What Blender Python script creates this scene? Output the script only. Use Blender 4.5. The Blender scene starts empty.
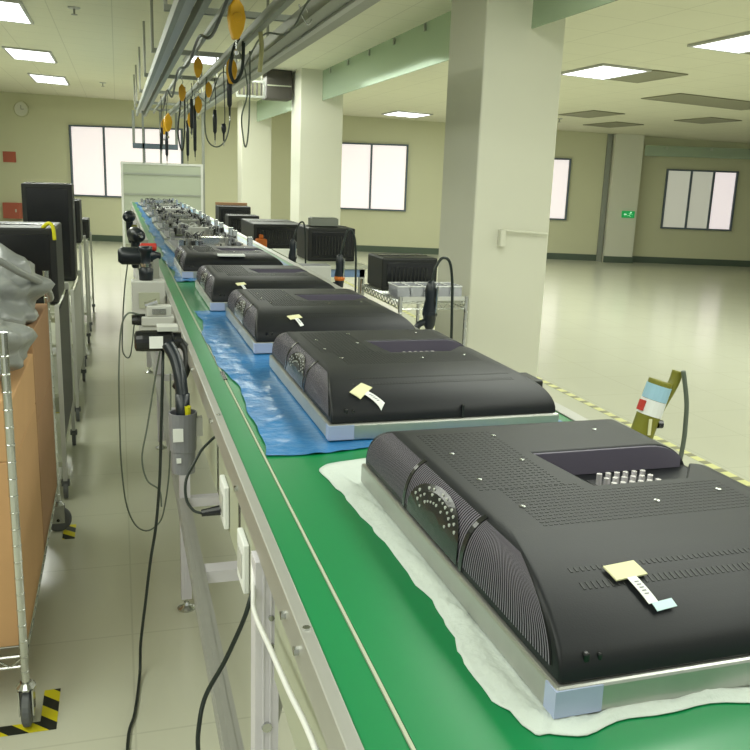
import bpy, math, random
from mathutils import Vector, Matrix
random.seed(7)
C = bpy.context.scene.collection
SC = bpy.context.scene
PI = math.pi

# ---------------------------------------------------------------- camera
cam_d = bpy.data.cameras.new('camera')
cam_d.sensor_width = 36.0
cam_d.lens = 850.0 / 750.0 * 36.0
cam_d.clip_start = 0.02
cam = bpy.data.objects.new('camera', cam_d)
C.objects.link(cam)
cam.matrix_world = Matrix(((0.95854, 0.0317, -0.28319), (-0.2828, 0.22799, -0.93169), (0.03503, 0.97315, 0.2275))).to_4x4()
cam.location = (0, 0, 1.7)
SC.camera = cam

# ---------------------------------------------------------------- world, lights, exposure
w = bpy.data.worlds.new('world'); SC.world = w; w.use_nodes = True
w.node_tree.nodes['Background'].inputs[0].default_value = (0.93, 0.98, 0.90, 1)
w.node_tree.nodes['Background'].inputs[1].default_value = 0.72

def area(name, loc, sx, sy, power, col=(0.96, 1.0, 0.90)):
    l = bpy.data.lights.new(name, 'AREA'); l.shape = 'RECTANGLE'; l.size = sx; l.size_y = sy
    l.energy = power; l.color = col
    o = bpy.data.objects.new(name, l); C.objects.link(o); o.location = loc
    return o
area('ceiling_area_light', (-1.9, 3.0, 3.05), 0.6, 9.0, 180)
area('ceiling_area_light', (-0.5, 0.2, 3.05), 0.6, 3.0, 26)  # added fill to brighten the dark near-left floor, no fixture seen here
area('ceiling_area_light', (2.0, 1.5, 3.00), 0.6, 6.0, 110)
area('ceiling_area_light', (-1.1, 13.5, 3.10), 0.6, 9.0, 240)
area('ceiling_area_light', (6.2, 4.5, 2.85), 0.6, 7.0, 165)
area('ceiling_area_light', (1.7, 14.0, 3.0), 0.6, 9.0, 165)
area('ceiling_area_light', (6.2, 12.0, 2.85), 0.6, 8.0, 190)

vs = SC.view_settings
vs.view_transform = 'Standard'; vs.look = 'None'; vs.exposure = 0.0; vs.gamma = 1.0; vs.use_curve_mapping = False
SC.cycles.max_bounces = 8

# ---------------------------------------------------------------- materials
def lin(h):
    h = h.lstrip('#'); r = [int(h[i:i+2], 16)/255 for i in (0, 2, 4)]
    return tuple((c/12.92 if c <= .04045 else ((c+.055)/1.055)**2.4) for c in r) + (1,)

def mat(name, col, rough=.5, metal=0.0, noise=0.0, nscale=8.0, bump=0.0, bscale=60.0, coat=0.0, trans=0.0, emit=None, es=1.0, alpha=None, spec=None):
    m = bpy.data.materials.new(name); m.use_nodes = True
    nt = m.node_tree; b = nt.nodes['Principled BSDF']
    c = lin(col) if isinstance(col, str) else col
    b.inputs['Base Color'].default_value = c
    b.inputs['Roughness'].default_value = rough
    b.inputs['Metallic'].default_value = metal
    if coat: b.inputs['Coat Weight'].default_value = coat; b.inputs['Coat Roughness'].default_value = .12
    if trans: b.inputs['Transmission Weight'].default_value = trans
    if spec is not None: b.inputs['Specular IOR Level'].default_value = spec
    if alpha is not None: b.inputs['Alpha'].default_value = alpha
    if emit: b.inputs['Emission Color'].default_value = lin(emit); b.inputs['Emission Strength'].default_value = es
    tc = nt.nodes.new('ShaderNodeTexCoord')
    if noise:
        n = nt.nodes.new('ShaderNodeTexNoise'); n.inputs['Scale'].default_value = nscale; n.inputs['Detail'].default_value = 5
        nt.links.new(tc.outputs['Object'], n.inputs['Vector'])
        mx = nt.nodes.new('ShaderNodeMix'); mx.data_type = 'RGBA'; mx.blend_type = 'MIX'
        mx.inputs[6].default_value = tuple(v*(1-noise) for v in c[:3])+(1,)
        mx.inputs[7].default_value = tuple(min(1, v*(1+noise)) for v in c[:3])+(1,)
        nt.links.new(n.outputs['Fac'], mx.inputs[0]); nt.links.new(mx.outputs[2], b.inputs['Base Color'])
    if bump:
        n2 = nt.nodes.new('ShaderNodeTexNoise'); n2.inputs['Scale'].default_value = bscale; n2.inputs['Detail'].default_value = 4
        nt.links.new(tc.outputs['Object'], n2.inputs['Vector'])
        bp = nt.nodes.new('ShaderNodeBump'); bp.inputs['Strength'].default_value = bump; bp.inputs['Distance'].default_value = .01
        nt.links.new(n2.outputs['Fac'], bp.inputs['Height']); nt.links.new(bp.outputs['Normal'], b.inputs['Normal'])
    return m

def grid_mat(name, col, line, size, width, rough, noise=.05, nscale=3, coat=0.0, bump=.0, bscale=4.0):
    m = mat(name, col, rough, noise=noise, nscale=nscale, coat=coat, bump=bump, bscale=bscale)
    nt = m.node_tree; b = nt.nodes['Principled BSDF']
    tc = [n for n in nt.nodes if n.type == 'TEX_COORD'][0]
    br = nt.nodes.new('ShaderNodeTexBrick'); br.offset = 0
    br.inputs['Scale'].default_value = 1.0; br.inputs['Brick Width'].default_value = size; br.inputs['Row Height'].default_value = size
    br.inputs['Mortar Size'].default_value = width; br.inputs['Mortar Smooth'].default_value = .3
    nt.links.new(tc.outputs['Object'], br.inputs['Vector'])
    mx = nt.nodes.new('ShaderNodeMix'); mx.data_type = 'RGBA'
    old = b.inputs['Base Color'].links[0].from_socket if b.inputs['Base Color'].links else None
    if old: nt.links.new(old, mx.inputs[6])
    else: mx.inputs[6].default_value = lin(col)
    mx.inputs[7].default_value = lin(line)
    nt.links.new(br.outputs['Fac'], mx.inputs[0]); nt.links.new(mx.outputs[2], b.inputs['Base Color'])
    return m

M = {}
M['floor'] = grid_mat('floor_vinyl', '#c9cab8', '#bdbeac', .6, .004, .22, noise=.035, nscale=1.3, coat=.25, bump=.02, bscale=2.5)
M['ceiling'] = grid_mat('ceiling_tile', '#dddcc4', '#cbcab2', .6, .006, .9, noise=.02)
M['wall'] = mat('wall_paint', '#cdcdae', .85, noise=.02, nscale=2)
M['column'] = mat('column_paint', '#d6d6c6', .8, noise=.015, nscale=2)
M['base'] = mat('baseboard_dark', '#4c5a4c', .5)
M['alu'] = mat('aluminium', '#aeaea8', .40, .5, noise=.05, nscale=30)
M['alu_white'] = mat('anodised_white', '#d4d1d8', .42, .2, noise=.03, nscale=20)
M['alu_dark'] = mat('aluminium_dull', '#9d9f95', .5, .6, noise=.06, nscale=20)
M['rail'] = mat('rail_grey', '#8d9188', .5, .5, noise=.06, nscale=10)
M['panelgrey'] = mat('painted_panel', '#a9ad98', .5, noise=.03)
M['steel'] = mat('chrome', '#c8cac8', .22, 1.0)
M['belt'] = mat('green_belt', '#0e7a45', .30, noise=.06, nscale=5, coat=.15, bump=.015, bscale=12)
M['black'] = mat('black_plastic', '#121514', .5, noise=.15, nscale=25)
M['blackg'] = mat('black_plastic_gloss', '#16181a', .25)
M['grille'] = mat('grille_plastic', '#726d78', .5)
M['tvback'] = mat('television_back', '#17191d', .46, spec=.3, noise=.05, nscale=200, bump=.03, bscale=500)
M['recess'] = mat('recess_plastic', '#5c5767', .5)
M['pin'] = mat('connector_pin','#dcd8dc',.25,.5)
M['silver'] = mat('brushed_silver', '#b7b8b3', .36, .8, noise=.06, nscale=50)
M['film'] = mat('corner_film_blue', '#a3aecb', .3)
M['foam'] = mat('foam_sheet', '#c3ccc6', .75, noise=.04, nscale=40, bump=.25, bscale=90)
M['blue'] = mat('blue_wrap_film', '#2470aa', .34, noise=.35, nscale=16, coat=.18, bump=.35, bscale=40)
M['lblue2'] = mat('pale_blue_label','#9cc4d8',.5)
M['cream'] = mat('cream_pad', '#dcd9ae', .7)
M['white'] = mat('white_paper', '#e4e6e4', .6)
M['lblue'] = mat('pale_blue_tab', '#bcd8dc', .5)
M['yellow'] = mat('balancer_yellow', '#d9a416', .45)
M['yellow2'] = mat('bright_yellow', '#d8d21c', .5)
M['greyp'] = mat('grey_plastic', '#77787e', .45)
M['lgrey'] = mat('light_grey_plastic', '#b9bab4', .5)
M['red'] = mat('red_plastic', '#b8352a', .45)
M['orange'] = mat('orange_plastic', '#c4691e', .5)
M['olive2'] = mat('pale_olive_hose','#a3a070',.5)
M['olive'] = mat('olive_plastic', '#77761c', .4, noise=.1, nscale=20)
M['card'] = mat('cardboard', '#c2996c', .85, noise=.08, nscale=6)
M['cardd'] = mat('cardboard_dark', '#a17c5a', .85, noise=.08, nscale=6)
M['bag'] = mat('grey_plastic_bag', '#8a8d8c', .3, noise=.3, nscale=6, coat=.4, bump=.5, bscale=14)
M['cable'] = mat('black_cable', '#15211c', .45)
M['cableg'] = mat('grey_cable', '#5d665a', .5)
M['cablew'] = mat('white_cable', '#dcdcd8', .45)
M['pcb'] = mat('circuit_board', '#5c6a44', .5, noise=.3, nscale=60)
M['pcbtan'] = mat('circuit_board_tan', '#8a8066', .5, noise=.25, nscale=60)
M['darkgrey'] = mat('dark_grille', '#3d3a33', .6)
M['frame'] = mat('window_frame', '#5a6670', .5)
M['pane'] = mat('bright_pane', '#dcd6d4', .4, emit='#f4e8ea', es=.72)
M['panedim'] = mat('shaded_pane', '#b8b8ac', .4, emit='#d6d6c6', es=.42)
M['lamp'] = mat('lamp_diffuser', '#ffffff', .4, emit='#f4f8ff', es=3.0)
M['lampoff'] = mat('unlit_louvre', '#8c8b74', .6)
M['exit'] = mat('exit_green', '#0f9a4c', .4, emit='#12b45c', es=.35)
M['exitw'] = mat('exit_white', '#d8ffe4', .4, emit='#c8ffd8', es=.5)
M['tray'] = mat('clear_tray', '#d4d6dc', .12, noise=.05, coat=.6, trans=.55)
M['board'] = mat('partition_board', '#979e8c', .5)
M['bench'] = mat('bench_top', '#c3c6b4', .5)
M['tool'] = mat('tool_navy_black', '#121a22', .35)
M['rubber'] = mat('rubber', '#5c5f60', .6)
M['blueapron'] = mat('blue_apron','#7f9ac0',.5)
M['redpaint'] = mat('red_sign', '#b2604e', .6)

def glass_mat():
    m = bpy.data.materials.new('green_glass'); m.use_nodes = True; nt = m.node_tree
    for n in list(nt.nodes): nt.nodes.remove(n)
    o = nt.nodes.new('ShaderNodeOutputMaterial'); t = nt.nodes.new('ShaderNodeBsdfTransparent'); t.inputs[0].default_value = lin('#dbe8da')
    g = nt.nodes.new('ShaderNodeBsdfGlossy'); g.inputs[0].default_value = lin('#dfeee0'); g.inputs[1].default_value = .12
    d = nt.nodes.new('ShaderNodeBsdfDiffuse'); d.inputs[0].default_value = lin('#c6d2c0')
    m1 = nt.nodes.new('ShaderNodeMixShader'); m1.inputs[0].default_value = .12
    m2 = nt.nodes.new('ShaderNodeMixShader'); m2.inputs[0].default_value = .38
    nt.links.new(t.outputs[0], m1.inputs[1]); nt.links.new(g.outputs[0], m1.inputs[2])
    nt.links.new(m1.outputs[0], m2.inputs[1]); nt.links.new(d.outputs[0], m2.inputs[2]); nt.links.new(m2.outputs[0], o.inputs[0])
    return m
M['glass'] = glass_mat()

def stripe_mat(name, ca, cb, period, ang, edge=.5):
    m = mat(name, ca, .5); nt = m.node_tree; b = nt.nodes['Principled BSDF']
    tc = [n for n in nt.nodes if n.type == 'TEX_COORD'][0]
    mp = nt.nodes.new('ShaderNodeMapping'); mp.inputs['Rotation'].default_value = (0, 0, ang)
    nt.links.new(tc.outputs['Object'], mp.inputs[0])
    sx = nt.nodes.new('ShaderNodeSeparateXYZ'); nt.links.new(mp.outputs[0], sx.inputs[0])
    a = nt.nodes.new('ShaderNodeMath'); a.operation = 'MULTIPLY'; a.inputs[1].default_value = 1/period; nt.links.new(sx.outputs[1], a.inputs[0])
    f = nt.nodes.new('ShaderNodeMath'); f.operation = 'FRACT'; nt.links.new(a.outputs[0], f.inputs[0])
    g = nt.nodes.new('ShaderNodeMath'); g.operation = 'GREATER_THAN'; g.inputs[1].default_value = edge; nt.links.new(f.outputs[0], g.inputs[0])
    mx = nt.nodes.new('ShaderNodeMix'); mx.data_type = 'RGBA'; mx.inputs[6].default_value = lin(ca); mx.inputs[7].default_value = lin(cb)
    nt.links.new(g.outputs[0], mx.inputs[0]); nt.links.new(mx.outputs[2], b.inputs['Base Color'])
    return m
M['hazard'] = stripe_mat('hazard_tape', '#d4c81c', '#20241e', .08, .75)
M['hazard_far'] = stripe_mat('hazard_tape_faded', '#cfcf88', '#7d7d58', .15, 0, .6)

# ---------------------------------------------------------------- mesh builder
class MB:
    def __init__(s): s.v = []; s.f = []
    def add(s, vs, fs):
        k = len(s.v); s.v += [tuple(v) for v in vs]; s.f += [tuple(i+k for i in f) for f in fs]; return s
    def box(s, a, b):
        x0, y0, z0 = a; x1, y1, z1 = b
        return s.add([(x0,y0,z0),(x1,y0,z0),(x1,y1,z0),(x0,y1,z0),(x0,y0,z1),(x1,y0,z1),(x1,y1,z1),(x0,y1,z1)],
                     [(0,3,2,1),(4,5,6,7),(0,1,5,4),(1,2,6,5),(2,3,7,6),(3,0,4,7)])
    def cbox(s, c, size): return s.box([c[i]-size[i]/2 for i in range(3)], [c[i]+size[i]/2 for i in range(3)])
    def obox(s, mtx, size):
        k = len(s.v); s.cbox((0,0,0), size)
        for i in range(k, k+8): s.v[i] = tuple(mtx @ Vector(s.v[i]))
        return s
    def cyl(s, p0, p1, r0, r1=None, n=14, caps=True):
        r1 = r0 if r1 is None else r1
        p0, p1 = Vector(p0), Vector(p1); d = (p1-p0).normalized()
        u = d.orthogonal().normalized(); v = d.cross(u)
        ring = lambda p, r: [p + (u*math.cos(2*PI*i/n) + v*math.sin(2*PI*i/n))*r for i in range(n)]
        fs = [(i, (i+1) % n, n+(i+1) % n, n+i) for i in range(n)]
        if caps: fs += [tuple(range(n-1, -1, -1)), tuple(range(n, 2*n))]
        return s.add(ring(p0, r0)+ring(p1, r1), fs)
    def tube(s, pts, r, n=8, smooth=6):
        P = [Vector(p) for p in pts]
        if smooth and len(P) > 2:
            Q = []
            for i in range(len(P)-1):
                a, b, c, d = P[max(i-1,0)], P[i], P[i+1], P[min(i+2,len(P)-1)]
                for k in range(smooth):
                    t = k/smooth
                    Q.append(.5*((2*b)+(c-a)*t+(2*a-5*b+4*c-d)*t*t+(3*b-a-3*c+d)*t**3))
            Q.append(P[-1]); P = Q
        vs, fs = [], []
        u = None
        for i, p in enumerate(P):
            d = (P[min(i+1,len(P)-1)]-P[max(i-1,0)])
            d = d.normalized() if d.length > 1e-9 else Vector((0,0,1))
            u = d.orthogonal().normalized() if u is None else (u-d*u.dot(d)).normalized()
            v = d.cross(u)
            vs += [p+(u*math.cos(2*PI*k/n)+v*math.sin(2*PI*k/n))*r for k in range(n)]
        for i in range(len(P)-1):
            for k in range(n):
                fs.append((i*n+k, i*n+(k+1) % n, (i+1)*n+(k+1) % n, (i+1)*n+k))
        fs += [tuple(range(n-1,-1,-1)), tuple(range((len(P)-1)*n, len(P)*n))]
        return s.add(vs, fs)
    def lathe(s, c, prof, n=16, axis='Z'):
        vs, fs = [], []
        for r, z in prof:
            for k in range(n):
                a = 2*PI*k/n
                p = (r*math.cos(a), r*math.sin(a), z)
                if axis == 'X': p = (p[2], p[0], p[1])
                if axis == 'Y': p = (p[0], p[2], p[1])
                vs.append((c[0]+p[0], c[1]+p[1], c[2]+p[2]))
        for i in range(len(prof)-1):
            for k in range(n): fs.append((i*n+k, i*n+(k+1) % n, (i+1)*n+(k+1) % n, (i+1)*n+k))
        fs += [tuple(range(n-1,-1,-1)), tuple(range((len(prof)-1)*n, len(prof)*n))]
        return s.add(vs, fs)
    def prism(s, poly, z0, z1):
        n = len(poly)
        return s.add([(x,y,z0) for x,y in poly]+[(x,y,z1) for x,y in poly],
                     [tuple(range(n-1,-1,-1)), tuple(range(n,2*n))]+[(i,(i+1)%n,n+(i+1)%n,n+i) for i in range(n)])
    def sheet(s, fn, nu, nv):
        vs = [fn(i/nu, j/nv) for i in range(nu+1) for j in range(nv+1)]
        fs = [(i*(nv+1)+j, (i+1)*(nv+1)+j, (i+1)*(nv+1)+j+1, i*(nv+1)+j+1) for i in range(nu) for j in range(nv)]
        return s.add(vs, fs)
    def build(s, name, m, parent=None, bevel=0.0, smooth=False, loc=None, solid=0.0):
        me = bpy.data.meshes.new(name); me.from_pydata(s.v, [], s.f); me.validate(); me.update()
        import bmesh
        bm = bmesh.new(); bm.from_mesh(me); bmesh.ops.recalc_face_normals(bm, faces=bm.faces[:]); bm.to_mesh(me); bm.free()
        me.materials.append(M[m] if isinstance(m, str) else m)
        o = bpy.data.objects.new(name, me); C.objects.link(o)
        if parent is not None: o.parent = parent
        if loc is not None: o.location = loc
        if smooth:
            for p in me.polygons: p.use_smooth = True
        if solid:
            md = o.modifiers.new('thick', 'SOLIDIFY'); md.thickness = solid; md.offset = 1
        if bevel:
            md = o.modifiers.new('bevel', 'BEVEL'); md.width = bevel; md.segments = 2; md.limit_method = 'ANGLE'; md.angle_limit = .6
        return o

def tag(o, label, cat, group=None):
    o['label'] = label; o['category'] = cat
    if group: o['group'] = group
    return o
def thing(name, label, cat, loc=(0,0,0), rz=0.0, group=None):
    o = bpy.data.objects.new(name, None); o.empty_display_size = .1; C.objects.link(o)
    o.location = loc; o.rotation_euler = (0,0,rz)
    return tag(o, label, cat, group)
def struct(o): o['kind'] = 'structure'; return o
def stuff(o): o['kind'] = 'stuff'; return o
def dup(root, loc, rz=None, label=None, group=None):
    r = root.copy(); C.objects.link(r); r.location = loc
    if rz is not None: r.rotation_euler = (0,0,rz)
    if label: r['label'] = label
    if group: r['group'] = group
    for ch in list(root.children):
        c = ch.copy(); C.objects.link(c); c.parent = r
        for g in list(ch.children):
            d = g.copy(); C.objects.link(d); d.parent = c
    return r

# ---------------------------------------------------------------- room shell
def zc(x): return 3.27 - .037*(x+2.5)
WA, WB = Vector((-.44, 21.08)), Vector((13.66, 16.08))
WT = (WB-WA).normalized(); WN = Vector((WT.y, -WT.x))        # WN points into the room
WANG = math.atan2(WT.y, WT.x)
def wallpt(x, out=0.0):                                       # point on the back wall at world x
    t = (x-WA.x)/WT.x
    p = WA + WT*t + WN*out
    return p
X0, X1, YF = -7.0, 17.0, -5.0
struct(MB().box((X0, YF, -.1), (X1, 24.0, 0)).build('floor', 'floor'))
cm = MB(); cm.add([(X0,YF,zc(X0)),(X1,YF,zc(X1)),(X1,24,zc(X1)),(X0,24,zc(X0)),(X0,YF,zc(X0)+.1),(X1,YF,zc(X1)+.1),(X1,24,zc(X1)+.1),(X0,24,zc(X0)+.1)],
                  [(0,1,2,3),(7,6,5,4),(0,4,5,1),(1,5,6,2),(2,6,7,3),(3,7,4,0)])
struct(cm.build('ceiling', 'ceiling'))
def wallbox(name, x0, x1, z0, z1, o0, o1, m, parent=None, bevel=0):
    a, b = wallpt(x0, o0), wallpt(x1, o0); c, d = wallpt(x1, o1), wallpt(x0, o1)
    return MB().prism([(a.x,a.y),(b.x,b.y),(c.x,c.y),(d.x,d.y)], z0, z1).build(name, m, parent, bevel)
struct(wallbox('wall_back', X0, X1, 0, zc(X0)+.05, -.2, 0, 'wall'))
pl, pr = wallpt(X0), wallpt(X1)
struct(MB().box((X0-.2, YF, 0), (X0, pl.y+.1, zc(X0)+.05)).build('wall_left', 'wall'))
struct(MB().box((X1, YF, 0), (X1+.2, pr.y+.1, zc(X0)+.05)).build('wall_right', 'wall'))
struct(wallbox('baseboard_back', X0, 10.5, 0, .14, 0, .02, 'base'))
struct(wallbox('baseboard_right', 11.1, X1, 0, .14, 0, .02, 'base'))

def window(n, x0, x1, z0, z1, mull, mats, rail=None):
    fr = MB(); t = .036
    def bx(a, b, z_a, z_b, o1=.06):
        p, q = wallpt(a, 0), wallpt(b, 0); r, s2 = wallpt(b, o1), wallpt(a, o1)
        fr.prism([(p.x,p.y),(q.x,q.y),(r.x,r.y),(s2.x,s2.y)], z_a, z_b)
    bx(x0-t, x0, z0-t, z1+t); bx(x1, x1+t, z0-t, z1+t); bx(x0, x1, z1, z1+t); bx(x0, x1, z0-t, z0)
    for x in mull: bx(x-t*.6, x+t*.6, z0, z1)
    o = struct(fr.build('window_%d' % n, 'frame'))
    xs = [x0]+list(mull)+[x1]
    for i in range(len(xs)-1):
        wallbox('pane', xs[i]+.01, xs[i+1]-.01, z0, z1, .005, .03, mats[i], o)
    return o
window(1, -.97, 1.42, 1.05, 2.56, [-.25, .62], ['pane','pane','pane'])
window(2, 4.72, 6.24, .98, 2.38, [5.5], ['pane','pane'])
window(3, 7.6, 9.66, .92, 2.2, [8.6], ['pane','pane'])
window(4, 11.72, 13.12, .82, 2.05, [12.2, 12.66], ['panedim','panedim','pane'])

# columns along the line, pilaster on the back wall
def column(x0, x1, y0, y1): return struct(MB().box((x0,y0,0),(x1,y1,zc(x0)+.02)).build('column', 'column', bevel=.012))
column(2.42, 3.02, 5.68, 6.36)
column(2.42, 3.02, 11.9, 12.55)
column(2.42, 3.02, 17.75, 18.4)
struct(wallbox('trim_1', 10.52, 11.1, 0, zc(10.5), 0, .28, 'column'))
struct(wallbox('trim_2', 10.40, 10.50, 0, zc(10.5), 0, .08, 'rail'))
bmt = wallbox('baseboard_pilaster', 10.5, 11.12, 0, .14, .28, .30, 'base'); struct(bmt)
p = wallpt(1.9)
struct(MB().box((1.78,19.4,0),(1.84,19.46,zc(1.8))).build('trim_3', 'rail'))

# glass smoke curtains hanging between the columns
def smoke_curtain(label, x0, y0, x1, y1, zb, clamps=5):
    d = Vector((x1-x0, y1-y0)); L = d.length
    t = thing('smoke_curtain', label, 'glass panel', (x0, y0, zb), math.atan2(d.y, d.x), 'glass smoke curtains')
    top = min(zc(x0), zc(x1)) - zb
    MB().box((0.01,-.006,0),(L-.01,.006,top-.008)).build('glass_panel', 'glass', t)
    for i in range(clamps):
        x = L*(i+.5)/clamps
        MB().cbox((x,0,top-.05),(.05,.03,.06)).build('clamp', 'rail', t)
    return t
smoke_curtain('green glass panel under ceiling between the nearest and middle columns', 2.72, 6.38, 2.72, 11.88, 2.68, 6)
smoke_curtain('green glass panel under ceiling between the middle and far columns', 2.72, 12.57, 2.72, 17.73, 2.68, 5)
smoke_curtain('green glass panel from nearest column towards the viewer at top edge', 2.75, 2.2, 2.75, 5.66, 2.72, 4)
a, b = wallpt(11.12, .3), wallpt(16.5, .3)
smoke_curtain('green glass panel under ceiling above the three-sash window at right', a.x, a.y, b.x, b.y, 2.34, 6)

# ---------------------------------------------------------------- ceiling fittings
TILT = math.atan(.037)
def ceiling_light(label, x, y, lx, ly, lit=True, group=None):
    t = thing('ceiling_light', label, 'ceiling light', (x, y, zc(x)-.003), 0, group)
    t.rotation_euler = (0, TILT, 0)
    h = -.022 if lit else -.012
    f = MB(); f.box((-lx/2,-ly/2,h),(-lx/2+.03,ly/2,0)).box((lx/2-.03,-ly/2,h),(lx/2,ly/2,0))
    f.box((-lx/2+.03,-ly/2,h),(lx/2-.03,-ly/2+.03,0)).box((-lx/2+.03,ly/2-.03,h),(lx/2-.03,ly/2,0))
    n = max(3, int(ly/.3))
    f.build('fixture_frame', 'lgrey' if lit else 'lampoff', t)
    MB().box((-lx/2+.03,-ly/2+.03,h*.8),(lx/2-.03,ly/2-.03,h*.3)).build('diffuser', 'lamp' if lit else 'lampoff', t)
    if lit:
        l = MB()
        for i in range(1, 3): l.cbox((-lx/2+lx*i/3,0,-.020),(.008,ly-.07,.005))
        l.build('louvre', 'white', t)
    return t
ceiling_light('bright ceiling light cut by the left edge, nearest of the left row', -1.13, 9.95, .62, 1.3)
ceiling_light('bright ceiling light in the middle of the left row', -1.12, 13.7, .62, 1.3)
ceiling_light('bright ceiling light farthest in the left row, near the window wall', -1.12, 17.3, .62, 1.5)
ceiling_light('bright ceiling light seen between the overhead rails and hanging tools', 1.2, 12.0, .6, .9)
ceiling_light('small bright ceiling light left of the nearest column, above the two-sash window', 5.7, 17.2, .75, 1.1)
ceiling_light('bright ceiling light just right of the nearest column', 5.42, 9.2, .62, 1.0)
ceiling_light('bright ceiling light at upper right edge of the ceiling', 5.38, 6.75, .58, .9)
ceiling_light('dull unlit ceiling light beside the bright one right of the column', 5.98, 9.2, .45, 1.0, False)
ceiling_light('dull unlit ceiling light beside the bright one at upper right edge', 5.90, 6.75, .4, .9, False)
ceiling_light('dull unlit ceiling light beyond the bright one, nearer the back wall', 7.9, 13.7, .6, 1.2, False)
ceiling_light('dull unlit ceiling light right above the green exit sign', 9.2, 15.1, .6, 1.2, False)
ceiling_light('wide dull unlit ceiling light at right, level with middle of the room', 8.0, 10.6, 1.7, .9, False)
ceiling_light('dull unlit ceiling light above the glass panel at far right', 9.6, 12.8, .6, 1.0, False)
def sprinkler(label, x, y):
    t = thing('sprinkler', label, 'sprinkler', (x, y, zc(x)), 0, 'ceiling sprinklers')
    MB().lathe((0,0,-.015),[(.05,0),(.06,.008),(.06,.015)],12).build('rosette', 'lgrey', t)
    MB().lathe((0,0,-.07),[(.03,0),(.03,.006),(.008,.01),(.012,.056)],10).build('head', 'alu_dark', t)
sprinkler('small sprinkler in ceiling left of the nearest column', 6.2, 15.5)
sprinkler('small sprinkler in ceiling right of the nearest column', 8.0, 15.0)
sprinkler('small sprinkler in ceiling at top left above the light row', -.35, 9.3)
sprinkler('small sprinkler in ceiling left of the overhead rails', -.2, 17.0)

# exit sign on the pilaster
p = wallpt(10.92, .285)
ex = thing('exit_sign', 'small green exit sign on the pilaster at the back wall', 'sign', (p.x, p.y, 1.0), WANG)
MB().box((-.14,-.03,0),(.14,0,.15)).build('sign_body', 'exit', ex, .005)
sg = MB()
sg.cyl((.055,-.034,.118),(.055,-.031,.118),.016,n=10)
for a, b in (((.05,.1),(.02,.055)),((.02,.055),(.055,.03)),((.02,.055),(-.02,.045)),((.045,.09),(.085,.075)),((.045,.09),(.01,.1))):
    d = Vector((b[0]-a[0],0,b[1]-a[1])); m4 = Matrix.Translation(((a[0]+b[0])/2,-.033,(a[1]+b[1])/2)) @ d.to_track_quat('X','Z').to_matrix().to_4x4()
    sg.obox(m4, (d.length+.01,.012,.004))
sg.add([(-.1,-.032,.075),(-.07,-.032,.105),(-.07,-.032,.085),(-.035,-.032,.085),(-.035,-.032,.065),(-.07,-.032,.065),(-.07,-.032,.045)],[(0,1,2,3,4,5,6)])
sg.build('running_figure', 'exitw', ex)

# bits on the back wall
p = wallpt(-2.02, .03)
ck = thing('wall_clock', 'faint round wall clock high on the back wall at left', 'clock', (p.x,p.y,2.9), WANG)
MB().lathe((0,0,0),[(.16,-.03),(.17,-.04),(.17,0),(.16,.03)],24,'Y').build('clock_rim','wall',ck)
MB().lathe((0,0,0),[(.15,-.041),(.15,-.036)],24,'Y').build('clock_face','column',ck)
MB().cbox((0,-.043,.04),(.012,.004,.09)).cbox((.03,-.043,0),(.07,.004,.012)).build('clock_hands','rail',ck)
p = wallpt(-2.36, .015)
tag(MB().cbox((0,0,0),(.3,.025,.24)).build('wall_sign','redpaint',bevel=.004), 'small red notice on the back wall at left edge', 'sign'); bpy.data.objects['wall_sign'].location=(p.x,p.y,1.84); bpy.data.objects['wall_sign'].rotation_euler=(0,0,WANG)

p = wallpt(-2.32, .1)
hc = thing('hose_cabinet','small red cabinet low on the back wall at left edge','cabinet',(p.x,p.y,.45),WANG)
MB().box((-.2,-.08,0),(.2,.09,.36)).build('cabinet_body','redpaint',hc,.006)
MB().box((.1,-.095,.15),(.13,-.08,.22)).build('handle','lgrey',hc)
# clamp pipe on near column
cp = thing('wall_conduit', 'thin pale conduit with a small box on the nearest column', 'conduit', (2.63,5.66,1.34))
MB().cyl((0,-.012,.016),(.36,-.012,-.006),.009,n=8).build('pipe','column',cp)
MB().box((-.02,-.035,-.1),(.02,.015,.02)).build('switch_box','column',cp,.004)

# dark air-conditioner grille and louvre hung near the middle column
ac = thing('air_vent', 'dark box grille hanging under ceiling left of the middle column', 'vent', (2.2,12.3,2.7))
MB().box((-.18,0,0),(.18,.35,zc(2.2)-2.71)).build('vent_body','darkgrey',ac,.008)
MB().box((-.17,-.012,.17),(.17,-.002,.185)).build('vent_bar','panelgrey',ac)
lv = thing('ceiling_louvre', 'pale framed louvre beside the dark box grille under ceiling', 'vent', (1.8,12.3,2.7))
MB().box((-.2,0,0),(.2,.03,.03)).box((-.2,0,.2),(.2,.03,.23)).box((-.2,0,.03),(-.18,.03,.2)).box((.18,0,.03),(.2,.03,.2)).cyl((-.15,.015,.2),(-.15,.015,zc(1.7)-2.7),.006,n=6).cyl((.15,.015,.2),(.15,.015,zc(2.0)-2.7),.006,n=6).build('louvre_frame','rail',lv)
sl = MB()
for i in range(6): sl.cbox((-.15+.06*i,.015,.115),(.022,.02,.165))
sl.build('slats','darkgrey',lv)

# partition board behind the conveyor's far end
pt = thing('partition_board', 'pale green rolling partition board behind far end of conveyor', 'board', (.78,16.2,0))
MB().box((-.68,-.02,.35),(.68,.02,1.76)).build('board_panel','board',pt)
MB().box((-.72,-.03,.03),(-.68,.03,1.8)).box((.68,-.03,.03),(.72,.03,1.8)).box((-.68,-.03,1.76),(.68,.03,1.8)).build('board_frame','lgrey',pt)
MB().box((-.68,-.035,1.58),(.68,-.02,1.61)).box((-.68,-.035,1.22),(.68,-.02,1.25)).build('shelf_rail','rail',pt)
MB().box((-.72,-.25,.0),(-.68,.25,.03)).box((.68,-.25,.0),(.72,.25,.03)).build('foot_bar','lgrey',pt)

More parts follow.
